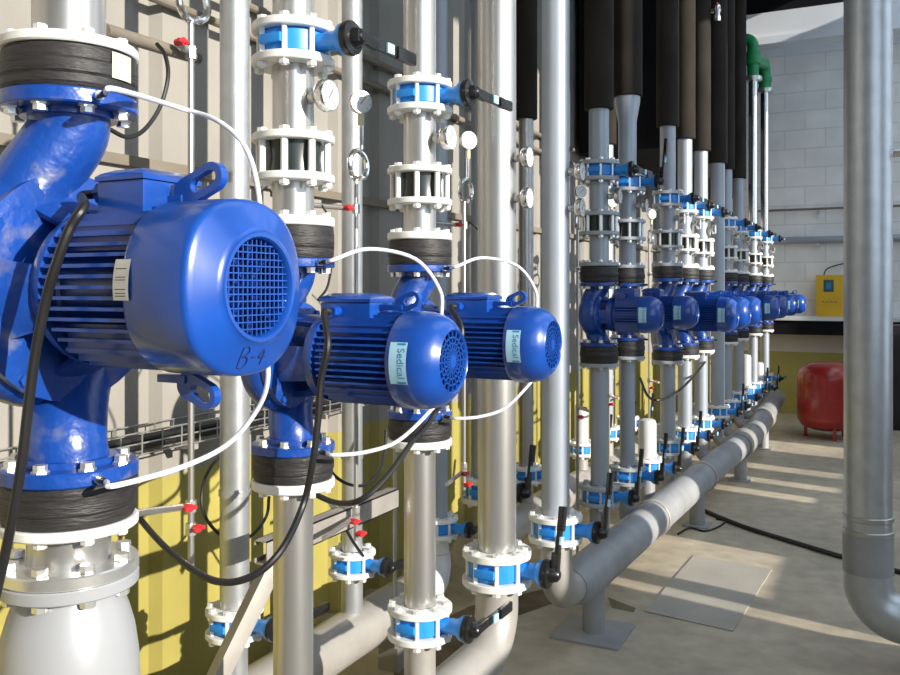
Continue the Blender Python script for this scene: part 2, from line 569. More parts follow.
def make_joint(fr=FR, pr=PR, ring='white', hr=.07, hring=.022, up=True, paper=False):
    """rubber compensator with one loose flange; local z=0 is the pump side, the flange is at the far side"""
    root = empty('rubber_joint')
    g = 1 if up else -1
    pf = [(pr * .9, .0005), (fr * .93, .0005), (fr * .97, hr * .12), (fr * .955, hr * .3), (fr * .985, hr * .36), (fr * .985, hr * .62), (fr * .955, hr * .68), (fr * .965, hr * .85), (fr * .93, hr - .0005), (pr * .9, hr - .0005)]
    b = MB(); b.lathe([(r_, g * h_) for r_, h_ in pf], closed=True, seg=40)
    rb = b.build('rubber_bellows', M['rubber'], root)
    f = MB(); z0, z1 = sorted((g * hr, g * (hr + hring)))
    f.ring(pr + .001, fr, z0, z1, ch=.003, seg=40)
    f.build('flange', M[ring], root)
    first = None
    for k in range(8):
        a = 2 * PI * (k + .5) / 8
        if first is None:
            s = MB(); s.hexa((0, 0, g * (hr + hring + .006)), .012, .012)
            first = o = s.build('bolt_head', M['bolt' if ring != 'white' else 'white'], root)
        else:
            o = first.copy(); COL.objects.link(o); o.parent = root
        o.location = (fr * .82 * math.cos(a), fr * .82 * math.sin(a), 0)
    if paper:
        p = MB()
        a0, a1 = R(-4), R(20)
        rr = fr * .99
        p.quadstrip([[Vector((rr * math.cos(a0 + (a1 - a0) * t / 8), rr * math.sin(a0 + (a1 - a0) * t / 8), z)) for t in range(9)] for z in (hr * .32, hr * .92)], False)
        p.build('paper_label', M['paper'], rb)['label'] = 'yellowish paper label stuck to the rubber'
    return root


# ------------------------------------------------------------------ the pump
def text_mesh(body, size):
    cu = bpy.data.curves.new('t', 'FONT')
    cu.body = body
    cu.size = size
    cu.align_x = 'CENTER'
    cu.align_y = 'CENTER'
    ob = bpy.data.objects.new('t', cu)
    COL.objects.link(ob)
    dg = bpy.context.evaluated_depsgraph_get()
    dg.update()
    me = bpy.data.meshes.new_from_object(ob.evaluated_get(dg))
    bpy.data.objects.remove(ob)
    return me


def make_pump(kind):
    """local frame: origin on the pipe axis at motor-axis height, motor towards +X"""
    A = kind == 'A'
    S = kind in 'ST'
    if A:
        hp, fr, pr, Rv, Rm, L, m0, m1, tf = .360, .125, .066, .232, .152, .456, .095, .305, .028
    elif S:
        hp, fr, pr, Rv, Rm, L, m0, m1, tf = .170, .105, .048, .118, .098, (.335 if kind == 'S' else .405), .09, (.235 if kind == 'S' else .29), .020
    else:
        hp, fr, pr, Rv, Rm, L, m0, m1, tf = .252, FR, .052, .150, .119, .470, .135, .355, .024
    root = empty('inline_pump')
    xo = -.055 if A else -.035
    hv = .068 if A else .047                   # half thickness of the volute
    c = MB()
    # flanges
    for g in (1, -1):
        z0, z1 = sorted((g * hp, g * (hp - tf)))
        c.disc(fr, z0, z1, ch=.003, seg=40)
        c.disc(pr * 1.32, *sorted((g * (hp - tf), g * (hp - tf - .012))), seg=32)
    # necks curving from the ports into the volute
    for g in (1, -1):
        y_ = -.30 * Rv * g
        pts = smooth_path([(0, 0, g * (hp - tf * .8)), (xo * .15, 0, g * (hp * .80)), (xo * .8, y_ * .55, g * (hp * .56)), (xo, y_, g * (hp * .34)), (xo, y_ * 1.2, 0)], 6)
        n = len(pts)
        rr = [pr * (1.12 - .05 * math.sin(PI * k / n) + .12 * (k / n)) for k in range(n)]
        c.tube(pts, rr, 24)
    # volute disc
    c.lathe([(0, xo - hv * 1.5), (Rv * .45, xo - hv * 1.45), (Rv * .72, xo - hv * 1.1), (Rv * .95, xo - hv * .6), (Rv, xo - hv * .2), (Rv, xo + hv * .25), (Rv * .95, xo + hv * .6), (Rv * .88, xo + hv * .8), (0, xo + hv * .8)], axis='X', seg=48)
    # cover flange of the casing
    xc = xo + hv * .8
    c.lathe([(0, xc), (Rv * .93, xc), (Rv * .93, xc + .016), (Rv * .80, xc + .022), (0, xc + .022)], axis='X', seg=48)
    xc += .022
    c.build('volute_casing', M['blue_dusty'], root)
    # bolts of the flanges and the casing cover
    first = None
    for g in (1, -1):
        for k in range(8):
            a = 2 * PI * (k + .5) / 8
            if first is None:
                s = MB(); s.lathe([(0, .006), (.016 if A else .013, .006), (.016 if A else .013, .003), (.0125 if A else .011, .003), (.0125 if A else .011, -.008), (0, -.009)], seg=6)
                first = o = s.build('flange_bolt', M['bolt'], root)
            else:
                o = first.copy(); COL.objects.link(o); o.parent = root
            o.location = (fr * .82 * math.cos(a), fr * .82 * math.sin(a), g * (hp - tf - .006))
            o.rotation_euler = (0 if g > 0 else PI, 0, 0)
    first = None
    for k in range(8):
        a = 2 * PI * (k + .25) / 8
        if first is None:
            s = MB(); s.hexa((0, 0, 0), .012 if A else .009, .014, 'X')
            first = o = s.build('cover_bolt', M['blue'], root)
        else:
            o = first.copy(); COL.objects.link(o); o.parent = root
        o.location = (xc - .003, Rv * .86 * math.cos(a), Rv * .86 * math.sin(a))
    # lantern: arms with open windows between casing cover and motor flange
    ln = MB()
    rl0, rl1 = Rv * .74, Rm * .86
    xm = m0 - .014
    for k in range(4):
        a = k * PI / 2 + R(8)
        n = 7
        w_ = R(25)
        rings = []
        for x_, rr_ in ((xc - .004, rl0), (xc + .3 * (xm - xc), (rl0 * .62 + rl1 * .38)), (xm, rl1)):
            ring = [Vector((x_, rr_ * math.cos(a - w_ + 2 * w_ * t / n), rr_ * math.sin(a - w_ + 2 * w_ * t / n))) for t in range(n + 1)]
            ring += [Vector((x_, (rr_ - .014) * math.cos(a + w_ - 2 * w_ * t / n), (rr_ - .014) * math.sin(a + w_ - 2 * w_ * t / n))) for t in range(n + 1)]
            rings.append(ring)
        ln.quadstrip(rings, True, (True, True))
    ln.lathe([(rl1 * .5, xm - .012), (rl1 * 1.06, xm - .012), (rl1 * 1.10, xm), (rl1 * 1.10, m0), (rl1 * .5, m0)], axis='X', seg=40, closed=True)
    ln.build('lantern', M['blue_dusty'], root)
    sh = MB(); sh.cyl((xc - .01, 0, 0), (m0, 0, 0), Rm * .26, seg=20); sh.build('shaft_coupling', M['black'], root)
    # stator with horizontal cooling fins
    st = MB()
    rc = Rm * .74
    st.lathe([(0, m0), (rc * 1.05, m0), (rc * 1.05, m0 + .012), (rc, m0 + .016), (rc, m1 + .02), (0, m1 + .02)], axis='X', seg=40)
    nf = 13 if A else (11 if S else 12)
    re = Rm * .965
    tk = Rm * .020
    for k in range(nf):
        z = -re * .74 + 2 * re * .74 * k / (nf - 1)
        yo = math.sqrt(re * re - z * z)
        yi = math.sqrt(max(rc * rc - z * z, 0)) * .96
        for sg in (1, -1):
            y0, y1 = sorted((sg * yi, sg * yo))
            st.box((m0 + .014, y0, z - tk), (m1 + .015, y1, z + tk))
    for k in range(9):
        yv = -re * .62 + 2 * re * .62 * k / 8
        zo = math.sqrt(re * re - yv * yv)
        zi = math.sqrt(max(rc * rc - yv * yv, 0)) * .96
        for sg in (1, -1):
            z0, z1 = sorted((sg * zi, sg * zo))
            st.box((m0 + .014, yv - tk, z0), (m1 + .015, yv + tk, z1))
    sto = st.build('finned_stator', M['blue'], root)
    for a in (R(200), R(-20)):
        pass
    # end shield ears
    # fan cover: drum with a rounded shoulder and a round grille
    rg = Rm * .535 if A else Rm * .60
    if A:
        prof = [(Rm * .985, m1 - .006), (Rm, m1), (Rm, L - .036), (Rm * .995, L - .030), (Rm * .98, L - .0255), (Rm * .95, L - .022), (Rm * .90, L - .0185), (Rm * .80, L - .0115), (Rm * .68, L - .003), (Rm * .62, L), (Rm * .60, L + .005), (Rm * .56, L + .005), (rg, L)]
    else:
        prof = [(Rm * .985, m1 - .006), (Rm, m1), (Rm, L - .075), (Rm * .985, L - .058), (Rm * .94, L - .038), (Rm * .86, L - .020), (Rm * .76, L - .008), (Rm * .68, L - .002), (Rm * .64, L + .002), (rg, L - .002)]
    inner = [(rg, L - .02), (Rm * .9, L - .06), (Rm * .955, m1 + .03), (Rm * .955, m1 - .006)]
    fc = MB(); fc.lathe(prof + inner, axis='X', seg=56, closed=True)
    if A:          # the drum of the big motor is slightly squared
        for v in fc.bm.verts:
            rho = math.hypot(v.co.y, v.co.z)
            if rho > Rm * .63:
                c_, s_ = abs(v.co.y) / rho, abs(v.co.z) / rho
                k_ = 1.0 / (c_ ** 2.5 + s_ ** 2.5) ** (1 / 2.5)
                k_ = 1 + (k_ - 1) * min(1, (rho / Rm - .63) / .25) * .8
                v.co.y *= k_ * .985; v.co.z *= k_ * .985
    fco = fc.build('fan_cover', M['blue'], root, 50)

    def cover_x(rho):
        for (r0, x0), (r1, x1) in zip(prof[:-1], prof[1:]):
            if min(r0, r1) <= rho <= max(r0, r1) and r0 != r1 and x0 > m1 + .01:
                return x0 + (x1 - x0) * (rho - r0) / (r1 - r0)
        return L
    gr = MB()
    if A:
        n = 14
        for k in range(1, n):
            t = -rg + 2 * rg * k / n
            hl = math.sqrt(rg * rg - t * t)
            gr.box((L - .006, -hl, t - .0011), (L - .003, hl, t + .0011))
            gr.box((L - .008, t - .0011, -hl), (L - .005, t + .0011, hl))
    else:
        for k in range(20):
            a = 2 * PI * k / 20
            gr.bar((L - .004, rg * .18 * math.cos(a), rg * .18 * math.sin(a)), (L - .004, rg * math.cos(a), rg * math.sin(a)), .0035, .004, 0, (1, 0, 0))
        for q in (.40, .60, .80):
            gr.ring(rg * q - .002, rg * q + .002, L - .006, L - .002, axis='X', seg=32)
        gr.disc(rg * .2, L - .008, L - .001, axis='X', seg=20)
    gr.build('grille', M['blue'], fco)
    fn = MB()
    fn.disc(rg * 1.1, L - .075, L - .07, axis='X', seg=32)
    for k in range(9):
        a = 2 * PI * k / 9
        fn.bar((L - .055, .02 * math.cos(a), .02 * math.sin(a)), (L - .055, rg * math.cos(a), rg * math.sin(a)), .05, .005, 0, (-math.sin(a) * 0 + 0, -math.sin(a), math.cos(a)))
    fn.build('fan', M['blue_dark'], root)
    # terminal box on top, with gland
    bx0, bx1 = (.152, .262) if A else ((.10, .205) if S else (.125, .27))
    bw = .068 if A else (.048 if S else .055)
    bz0, bz1 = rc * .9, Rm + (.056 if A else .043)
    tb = MB()
    zs = bz1 - .018
    tb.box((bx0, -bw, bz0), (bx1, bw, zs - .004), .005)
    tbo = tb.build('terminal_box', M['blue'], root)
    ld = MB()
    rings = []
    for z, e in ((zs - .0035, .003), (zs + .004, .003), (zs + .010, -.004), (zs + .018, -.022)):
        rings.append([Vector((bx0 - e, -bw - e, z)), Vector((bx1 + e, -bw - e, z)), Vector((bx1 + e, bw + e, z)), Vector((bx0 - e, bw + e, z))])
    ld.quadstrip(rings, True, (True, True))
    ld.build('box_lid', M['blue'], tbo)
    gl = MB()
    gx = bx0 + (.045 if A else .05)
    gz = (bz0 + zs) / 2 + (.024 if A else .006)
    if A:
        gl.cyl((bx0 + .002, -.035, gz), (bx0 - .016, -.035, gz), .017, seg=16); gl.hexa((bx0 - .022, -.035, gz), .020, .014, 'X')
    else:
        gl.cyl((gx, -bw + .002, gz), (gx, -bw - .016, gz), .014, seg=16); gl.hexa((gx, -bw - .022, gz), .016, .014, 'Y')
    gl.build('cable_gland', M['blue'], tbo)
    # lifting eyes: a flat plate with a slot, above and below
    def eye(x0, z, ln, ww, g):
        """flat plate with a slotted eye, rising away from the motor top"""
        e = MB()
        a = R(23) * g
        ux, uz = Vector((math.cos(a), 0, math.sin(a))), Vector((-math.sin(a), 0, math.cos(a)))
        base = Vector((x0, 0, z))
        def stad(l0, l1, r):
            pts = [base + ux * (l1 - r) + (ux * math.cos(t) + uz * math.sin(t)) * r for t in [R(-90 + 15 * k) for k in range(13)]]
            return pts + [base + ux * (l0 + r) + (ux * math.cos(t) + uz * math.sin(t)) * r for t in [R(90 + 15 * k) for k in range(13)]]
        o_, i_ = stad(0, ln, ww / 2), stad(ln * .36, ln * .88, ww * .25)
        t_ = Vector((0, .008, 0))
        e.quadstrip([[p - t_ for p in o_], [p + t_ for p in o_], [p + t_ for p in i_], [p - t_ for p in i_], [p - t_ for p in o_]], True)
        bmesh.ops.remove_doubles(e.bm, verts=list(e.bm.verts), dist=1e-6)
        e.box((x0 - .045, -.012, z - .008 if g > 0 else z - .006), (x0 + .02, .012, z + .006 if g > 0 else z + .008), .002)
        return e
    if A:
        eye(bx1 + .012, Rm + .004, .115, .050, 1).build('lifting_eye', M['blue'], root)
        eye(bx1 + .02, -Rm - .010, .09, .046, -1).build('lifting_eye', M['blue'], root)
    elif not S:
        eye(bx1 + .045, Rm + .009, .07, .038, 1).build('lifting_eye', M['blue'], root)
    # plug on the flanges where the white tube starts
    for g in (1, -1):
        p = MB()
        a = R(-18)
        dx, dy = math.cos(a), math.sin(a)
        zp = g * (hp - tf / 2)
        p.cyl((fr * dx * .98, fr * dy * .98, zp), (fr * dx + .012 * dx, fr * dy + .012 * dy, zp), .009, seg=10)
        po = p.build('vent_plug', M['chrome'], root)
        p = MB(); p.cyl((fr * dx + .0121 * dx, fr * dy + .0121 * dy, zp), (fr * dx + .034 * dx, fr * dy + .034 * dy, zp), .006, seg=10)
        p.build('tube_collar', M['black'], po)
    # plates and writing
    def patch(name, x0, x1, a0, a1, rr, m_, parent):
        p = MB()
        n = 10
        p.quadstrip([[Vector((x_, rr * math.cos(a0 + (a1 - a0) * t / n), rr * math.sin(a0 + (a1 - a0) * t / n))) for t in range(n + 1)] for x_ in (x0, x1)], False)
        return p.build(name, m_, parent)
    if A:
        xp0, xp1 = m1 - .022, m1 + .012
        np_ = patch('nameplate', xp0, xp1, PI - .30, PI + .14, Rm * 1.004, M['plate'], root)
        np_['label'] = 'silver nameplate with printed lines'
        ln2 = MB()
        for q in (-.20, -.11, -.08, .02, .06, .09):
            a = PI + q
            rr = Rm * 1.0065
            ln2.quadstrip([[Vector((x_, rr * math.cos(a + d_), rr * math.sin(a + d_))) for d_ in (0, .008)] for x_ in (xp0 + .005, xp1 - .006)], False)
        ln2.build('printed_lines', M['ink'], np_)
        # hand-written marking on the end of the fan cover
        def stroke(pl):
            pts = []
            for u, v in pl:
                rho = math.hypot(u, v)
                pts.append(Vector((cover_x(rho) + .0005, u, v)))
            return pts
        tx = MB()
        zb = -Rm * .765
        w_ = .0165
        Bp = [(-.034, zb + w_), (-.024, zb + w_ * 1.1), (-.019, zb + w_ * .6), (-.025, zb + w_ * .12), (-.031, zb)]
        B2 = [(-.029, zb + w_ * .1), (-.019, zb - w_ * .1), (-.018, zb - w_ * .7), (-.026, zb - w_ * 1.15), (-.036, zb - w_)]
        B0 = [(-.034, zb + w_), (-.0355, zb), (-.036, zb - w_)]
        hy = [(-.009, zb - .001), (.001, zb - .001)]
        f1 = [(.019, zb + w_ * .75), (.010, zb - w_ * .1), (.027, zb - w_ * .1)]
        f2 = [(.0215, zb + w_ * .5), (.020, zb - w_ * .9)]
        for pl, sm in ((Bp, 1), (B2, 1), (B0, 1), (hy, 0), (f1, 0), (f2, 0)):
            q = [(p.x, p.y) for p in smooth_path([(u, v, 0) for u, v in pl], 6 if sm else 5)]
            tx.tube(stroke(q), .0010, 6)
        tx.build('marking', M['ink'], fco)['label'] = 'hand-written B-4 in dark ink'
    else:
        # sticker on the side of the drum that faces along the row, lettering running downwards
        xp0, xp1 = (m1 + .006, m1 + .052) if not S else (m1 + .004, m1 + .045)
        a0, a1 = PI - .42, PI + .42
        sk = patch('sticker', xp0, xp1, a0, a1, Rm * 1.005, M['sticker'], root)
        sk['label'] = 'pale blue sticker with teal lettering'
        xs = xp0 + (xp1 - xp0) * .42
        for q0, q1 in ((-.405, -.36), (.365, .405)):
            bd = MB()
            bd.quadstrip([[Vector((x_, Rm * 1.008 * math.cos(PI + q), Rm * 1.008 * math.sin(PI + q))) for q in (q0, (q0 + q1) / 2, q1)] for x_ in (xs, xp1 - .004)], False)
            bd.build('printed_block', M['teal'], sk)
        me = text_mesh('Sedical', .0265 if not S else .021)
        for v in me.vertices:
            u, h_ = v.co.x * 1.0, v.co.y
            ang = PI + u / Rm             # angle grows downwards on the -Y side
            rr = Rm * 1.009
            v.co = Vector(((xs + xp1 - .004) / 2 + h_, rr * math.cos(ang), rr * math.sin(ang)))
        me.materials.append(M['teal'])
        o = bpy.data.objects.new('lettering', me); COL.objects.link(o); o.parent = sk
    return root


# ------------------------------------------------------------------ gauges
def dial_gauge(root_name='pressure_gauge', rd=.041, stem=.036, parent=None, loc=(0, 0, 0)):
    """dial facing +X on a stem that leaves the pipe in +X"""
    root = empty(root_name) if parent is None else parent
    g = MB(); g.cyl((0, 0, 0), (stem * .45, 0, 0), .016, seg=14); g.cyl((stem * .45, 0, 0), (stem, 0, 0), .009, seg=12)
    g.hexa((stem * .6, 0, 0), .014, .014, 'X'); g.build('stem', M['bolt'], root)
    return gauge_head(root, Vector((stem, 0, 0)), rd)


def gauge_head(root, p, rd, rz=0.0):
    c = MB()
    c.lathe([(0, 0), (rd * .9, 0), (rd, .006), (rd, .024), (rd * .97, .028), (rd * .93, .028), (rd * .92, .024), (0, .024)], (0, 0, 0), 'X', 28)
    co = c.build('gauge_case', M['chrome'], root)
    co.location = p
    co.rotation_euler = (0, 0, rz)
    d = MB(); d.disc(rd * .915, .0242, .0258, (0, 0, 0), 'X', 28); do = d.build('dial', M['dial'], co)
    n = MB()
    n.bar((.0265, -rd * .15, -rd * .2), (.0265, rd * .35, rd * .45), .0022, .0010, 0, (1, 0, 0))
    for k in range(9):
        a = R(-45 + k * 33.75)
        n.bar((.0265, rd * .72 * math.cos(a), rd * .72 * math.sin(a)), (.0265, rd * .82 * math.cos(a), rd * .82 * math.sin(a)), .002, .001, 0, (1, 0, 0))
    n.build('needle_and_scale', M['ink'], do)
    return root


def make_gauge_line(z0, zring, zdial, zred_lo, zred_hi, lat_lo, lat_hi):
    """thin steel line beside a pump: red needle valves, pigtail loop and a dial on top (local z = world z)"""
    def mk():
        root = empty('gauge_line')
        t = MB()
        t.tube([(0, 0, z0), (0, 0, zring - .055)], .0085, 10)
        for z in (z0 + .1, zred_lo, zred_hi):
            t.hexa((0, 0, z), .015, .03)
        t.build('tube', M['steel'], root)
        lp = []
        for k in range(29):
            a = -PI / 2 - 2 * PI * k / 28 * 1.0
            lp.append((.018 * k / 28, .047 * math.cos(a), zring + .047 * math.sin(a)))
        pts = [(0, 0, zring - .055)] + lp + [(.02, .025, zring - .01), (.02, .022, zdial - .075)]
        pts = [Vector(p) for p in pts]
        s = MB(); s.tube(pts[:30], .010, 10); s.tube([lp[14], (.012, .012, zring + .055), (.012, .012, zdial - .07)], .0085, 10)
        s.build('pigtail_loop', M['chrome'], root)
        b = MB(); b.cyl((.012, .012, zdial - .075), (.012, .012, zdial - .036), .011, seg=12); b.build('brass_fitting', M['paper'], root)
        gauge_head(root, Vector((0.004, .012, zdial)), .039, R(-35))
        for z, lt in ((zred_lo, lat_lo), (zred_hi, lat_hi)):
            l = MB(); l.tube([(0, 0, z), (lt[0], lt[1], z + lt[2])], .0085, 10); l.build('branch_tube', M['steel'], root)
            v = MB(); q = Vector((lt[0], lt[1], lt[2])).normalized() * .055 + Vector((0, 0, z))
            v.cyl(q + Vector((0, 0, 0)), q + Vector((.028, 0, .0)), .009, .011, 10); v.bar(q + Vector((.027, -.020, 0)), q + Vector((.027, .020, 0)), .010, .010, .003)
            v.build('red_handle', M['red'], root)
        v = MB(); v.cyl((0, 0, zred_lo - .055), (.028, 0, zred_lo - .055), .009, .011, 10); v.bar((.027, -.020, zred_lo - .055), (.027, .020, zred_lo - .055), .010, .010, .003)
        v.build('red_handle', M['red'], root)
        return root
    return mk


# ------------------------------------------------------------------ pump columns
XP = -1.4
ORD = ['', 'nearest', 'second', 'third', 'fourth', 'fifth', 'sixth', 'seventh', 'eighth', 'ninth', 'tenth', 'eleventh', 'last']
COLS = [('A', 1.166), ('N', 1.868), ('N', 2.56), ('S', 4.57), ('T', 5.14), ('N', 6.20), ('N', 6.78), ('N', 7.42), ('N', 8.68), ('N', 9.42), ('N', 10.5), ('N', 11.55)]
for i, (kind, y) in enumerate(COLS):
    n = i + 1
    who = ('the ' + ORD[n] + ' pump') if n > 1 else 'the largest pump at the left edge'
    near = n <= 3
    rg = 'white' if near or n > 6 else 'grey_ring'
    pm = 'steel' if near else 'painted'
    if kind == 'A':
        zc, hp, hr, hring, fr, pr = 1.7045, .360, .080, .019, .125, .066
    elif kind in 'ST':
        zc, hp, hr, hring, fr, pr = 1.57, .170, .088, .020, .105, .050
    else:
        zc, hp, hr, hring, fr, pr = 1.530, .252, .083, .024, FR, PR
    G = lambda s: s
    label = {1: 'largest blue inline pump, motor end hand-marked B-4, at the left edge',
             }.get(n, 'blue inline pump with finned motor, %s of the row counting from the camera' % ORD[n])
    place('pump' + kind, lambda: make_pump(kind), (XP, y, zc), label, 'pump', 'blue inline pumps along the wall')
    # rubber joints
    pp = n == 1
    place('jointu%s%s%s' % (kind, rg, pp), lambda: make_joint(fr, pr, rg, hr, hring, True, pp), (XP, y, zc + hp + .0005), 'black rubber pipe joint on top of ' + who, 'pipe joint', 'rubber joints above the pumps')
    hrl = .076 if kind == 'A' else (.09 if kind in 'ST' else .070)
    place('jointl%s%s' % (kind, rg), lambda: make_joint(fr, pr, rg, hrl, hring, False), (XP, y, zc - hp - .0005), 'black rubber pipe joint underneath ' + who, 'pipe joint', 'rubber joints below the pumps')
    ztop = zc + hp + hr + hring + .001
    zbot = zc - hp - hrl - hring - .001
    if kind == 'A':
        p = MB(); p.cyl((XP, y, ztop), (XP, y, 5.99), pr, seg=40)
        tag(p.build('riser_pipe', M['steel']), 'thick bare steel pipe rising from the top of ' + who, 'pipe', 'pipes rising above the pumps')
        # strainer-like body under the big pump
        rt = empty('foot_valve', (XP, y, 0))
        b = MB(); b.cyl((0, 0, zbot), (0, 0, 1.187), .075, seg=32); b.build('inlet_neck', M['steel'], rt)
        b = MB(); b.disc(.126, 1.163, 1.187, ch=.003, seg=40); b.build('upper_flange', M['bolt'], rt)
        b = MB(); b.disc(.126, 1.137, 1.162, ch=.003, seg=40); b.build('lower_flange', M['grey_cast'], rt)
        b = MB(); b.lathe([(0, 1.136), (.090, 1.136), (.094, 1.125), (.108, 1.09), (.119, 1.05), (.126, 1.0), (.129, .93), (.126, .86), (.112, .78), (.085, .72), (.075, .70), (.075, .40), (0, .40)], seg=48)
        b.build('bulb_body', M['grey_cast'], rt)
        first = None
        for k in range(8):
            a = 2 * PI * (k + .5) / 8
            if first is None:
                s = MB(); s.lathe([(0, 1.123), (.014, 1.123), (.014, 1.136), (.008, 1.1365), (.008, 1.1875), (.014, 1.188), (.014, 1.201), (0, 1.201)], seg=6)
                first = o = s.build('flange_bolt', M['bolt'], rt)
            else:
                o = first.copy(); COL.objects.link(o); o.parent = rt
            o.location = (.104 * math.cos(a), .104 * math.sin(a), 0)
        tag(rt, 'bulbous pale grey flanged fitting under the largest pump at the left edge', 'valve')
        continue
    # pipe spools between joint, check valve, butterfly valve and up
    zck, zv, hck, hv_ = 2.055, 2.338, .062, .054
    if near: zck = 2.043
    if kind in 'ST': hv_, hck = .054 * 1, .058
    place('check' + rg, lambda: make_check(FR, PR, rg), (XP, y, zck), 'flanged check valve with open studs above ' + who, 'valve', 'check valves above the pumps')
    place('bvu' + rg + str(n == 5), lambda: make_valve(FR, PR, rg, 'up' if n == 5 else 'y'), (XP, y, zv), 'blue butterfly valve with black lever high above ' + who, 'valve', 'upper butterfly valves')
    for z0, z1, nm in ((ztop, zck - .0625, 'short steel pipe between rubber joint and check valve above '), (zck + .0625, zv - .0545, 'short steel pipe between check valve and butterfly valve above ')):
        p = MB(); p.cyl((XP, y, z0), (XP, y, z1), PR if pr > .052 else .05, seg=32)
        tag(p.build('pipe_spool', M[pm]), nm + who, 'pipe', 'short pipes above the pumps')
    top = MB()
    zi = 2.67 if n == 4 else 2.85
    top.cyl((XP, y, zv + .0545), (XP, y, 5.985), PR, seg=32)
    if n == 5:
        top.lathe([(.0545, 2.66), (.0545, 2.70), (.075, 2.82), (.075, 2.90)], (XP, y, 0), 'Z', 32)
    if n <= 3:
        tag(top.build('riser_pipe', M[pm]), 'bare steel pipe rising above ' + who, 'pipe', 'pipes rising above the pumps')
    elif n <= 10:
        o = top.build('riser_pipe', M[pm])
        tag(o, 'grey pipe with black foam insulation rising above ' + who, 'pipe', 'pipes rising above the pumps')
        s = MB(); s.ring(.056 if n != 5 else .0755, .078 if n != 5 else .088, zi, 5.985, (XP, y, 0), seg=32, ch=.004)
        s.build('foam_insulation', M['insul'], o)['label'] = 'black foam insulation'
    else:
        top.bm.free()
        zg = 4.12 if n == 11 else 4.20
        rt = empty('riser_pipe', (XP, y, 0))
        p = MB(); p.cyl((0, 0, zv + .0545), (0, 0, zg - .03), .05, seg=28); p.build('steel_pipe', M['chrome'], rt)
        p = MB(); p.disc(.10, zg - .03, zg + .015, seg=28); p.build('flange', M['bolt'], rt)
        p = MB()
        if n == 11:
            p.tube(elbow([(0, 0, zg + .015), (0, 0, zg + .46), (-.30, 0, zg + .46)], .10), .065, 20); p.disc(.084, zg + .16, zg + .30, seg=24)
        else:
            p.tube(elbow([(0, 0, zg + .015), (0, 0, zg + .33), (0, -.955, zg + .16)], .12), .072, 20); p.disc(.086, zg + .10, zg + .15, seg=24)
        p.build('green_pipe', M['green'], rt)['label'] = 'green plastic elbow pipe'
        tag(rt, 'shiny steel pipe with green plastic top rising above ' + who, 'pipe', 'pipes rising above the pumps')
    # below the pump
    zl = .60
    if n == 2:
        p = MB(); p.cyl((XP, y, zbot), (XP, y, .392), .052, seg=32)
        tag(p.build('suction_pipe', M['steel']), 'bare steel pipe running straight down below ' + who, 'pipe', 'pipes below the pumps')
    else:
        rl = .045 if kind in 'ST' else .053
        p = MB(); p.cyl((XP, y, zbot), (XP, y, zl + .0545), rl, seg=32)
        tag(p.build('suction_pipe', M[pm]), 'grey steel pipe below ' + who, 'pipe', 'pipes below the pumps')
        lv = 'y' if near or n > 6 else 'up'
        place('bvl%s%s' % (rg, lv), lambda: make_valve(FR, PR, rg, lv), (XP, y, zl), 'blue butterfly valve with black lever low below ' + who, 'valve', 'lower butterfly valves')
    # gauge on the spool
    place('pg', lambda: dial_gauge(), (XP + PR + .0005, y, 2.20), 'round pressure gauge on the pipe above ' + who, 'gauge', 'gauges on the pipes above the pumps')

# gauge lines beside the pumps
GL = [(1, at(191, 290, -1.62).y, 'A'), (2, at(356, 290, -1.62).y, 'N'), (3, at(464, 290, -1.62).y, 'N')]
GL += [(k, COLS[k - 1][1] + (.36 if k != 4 else .30), 'F') for k in range(4, 13)]
for k, yy, t in GL:
    who = 'the %s pump' % ORD[k] if k > 1 else 'the largest pump'
    if t == 'A':
        mk = make_gauge_line(.98, 2.445, 2.64, 1.14, 2.315, (.13, -.34, .07), (.0, -.05, .012))
    elif t == 'N':
        mk = make_gauge_line(.85, 2.125, 2.335, .93, 1.975, (.05, -.26, .0), (-.09, -.30, .0))
    else:
        mk = make_gauge_line(.001, 2.10, 2.27, 1.02, 1.82, (.10, -.12, .0), (.10, -.12, .0))
    place('gl' + t, mk, (-1.62, yy, 0), 'thin gauge line with pigtail loop, dial and red valves beside ' + who, 'gauge line', 'gauge lines beside the pumps')

# ------------------------------------------------------------------ big risers and headers
def riser(name, x, y, r, z0, z1, m_, label, welds=()):
    p = MB(); p.cyl((x, y, z0), (x, y, z1), r, seg=40)
    for z in welds:
        p.ring(r, r + .003, z - .006, z + .006, (x, y, 0), seg=40)
    return tag(p.build(name, M[m_]), label, 'pipe', 'tall risers in front of the wall')


# riser with the bent header that feeds the second and third pump
Y1 = 3.20
riser('riser_pipe', XP, Y1, .077, .6705, 5.985, 'steel', 'wide bare steel riser between the third and fourth pump, full height', (2.9, 4.2))
place('bv150', lambda: make_valve(.138, .077, 'white', 'up'), (XP, Y1, .60), 'large blue butterfly valve with white flanges at the foot of the wide steel riser', 'valve', 'lower butterfly valves')
rt = empty('header_pipe', (XP, 0, .28))
p = MB(); p.tube(elbow([(0, Y1, .25), (0, Y1, 0), (0, .5, 0)], .17, 12), [.080] * 13 + [.105] if False else .085, 32)
p.build('pipe', M['header_light'], rt)
for yb, zt in ((COLS[1][1], .391 - .28), (COLS[2][1], .545 - .28)):
    b = MB(); b.cyl((0, yb, 0), (0, yb, zt), .053, seg=28); b.build('branch', M['header_light'], rt)
for yb in (1.0, 2.95):
    b = MB(); b.box((-.04, yb - .04, -.28), (.04, yb + .04, -.07)); b.build('support_foot', M['channel'], rt)
b = MB(); b.cyl((0, COLS[0][1], 0), (0, COLS[0][1], .119), .07, seg=28); b.build('branch', M['header_light'], rt)
tag(rt, 'light steel header low on the floor, bending up into the wide steel riser', 'pipe', 'header pipes near the floor')

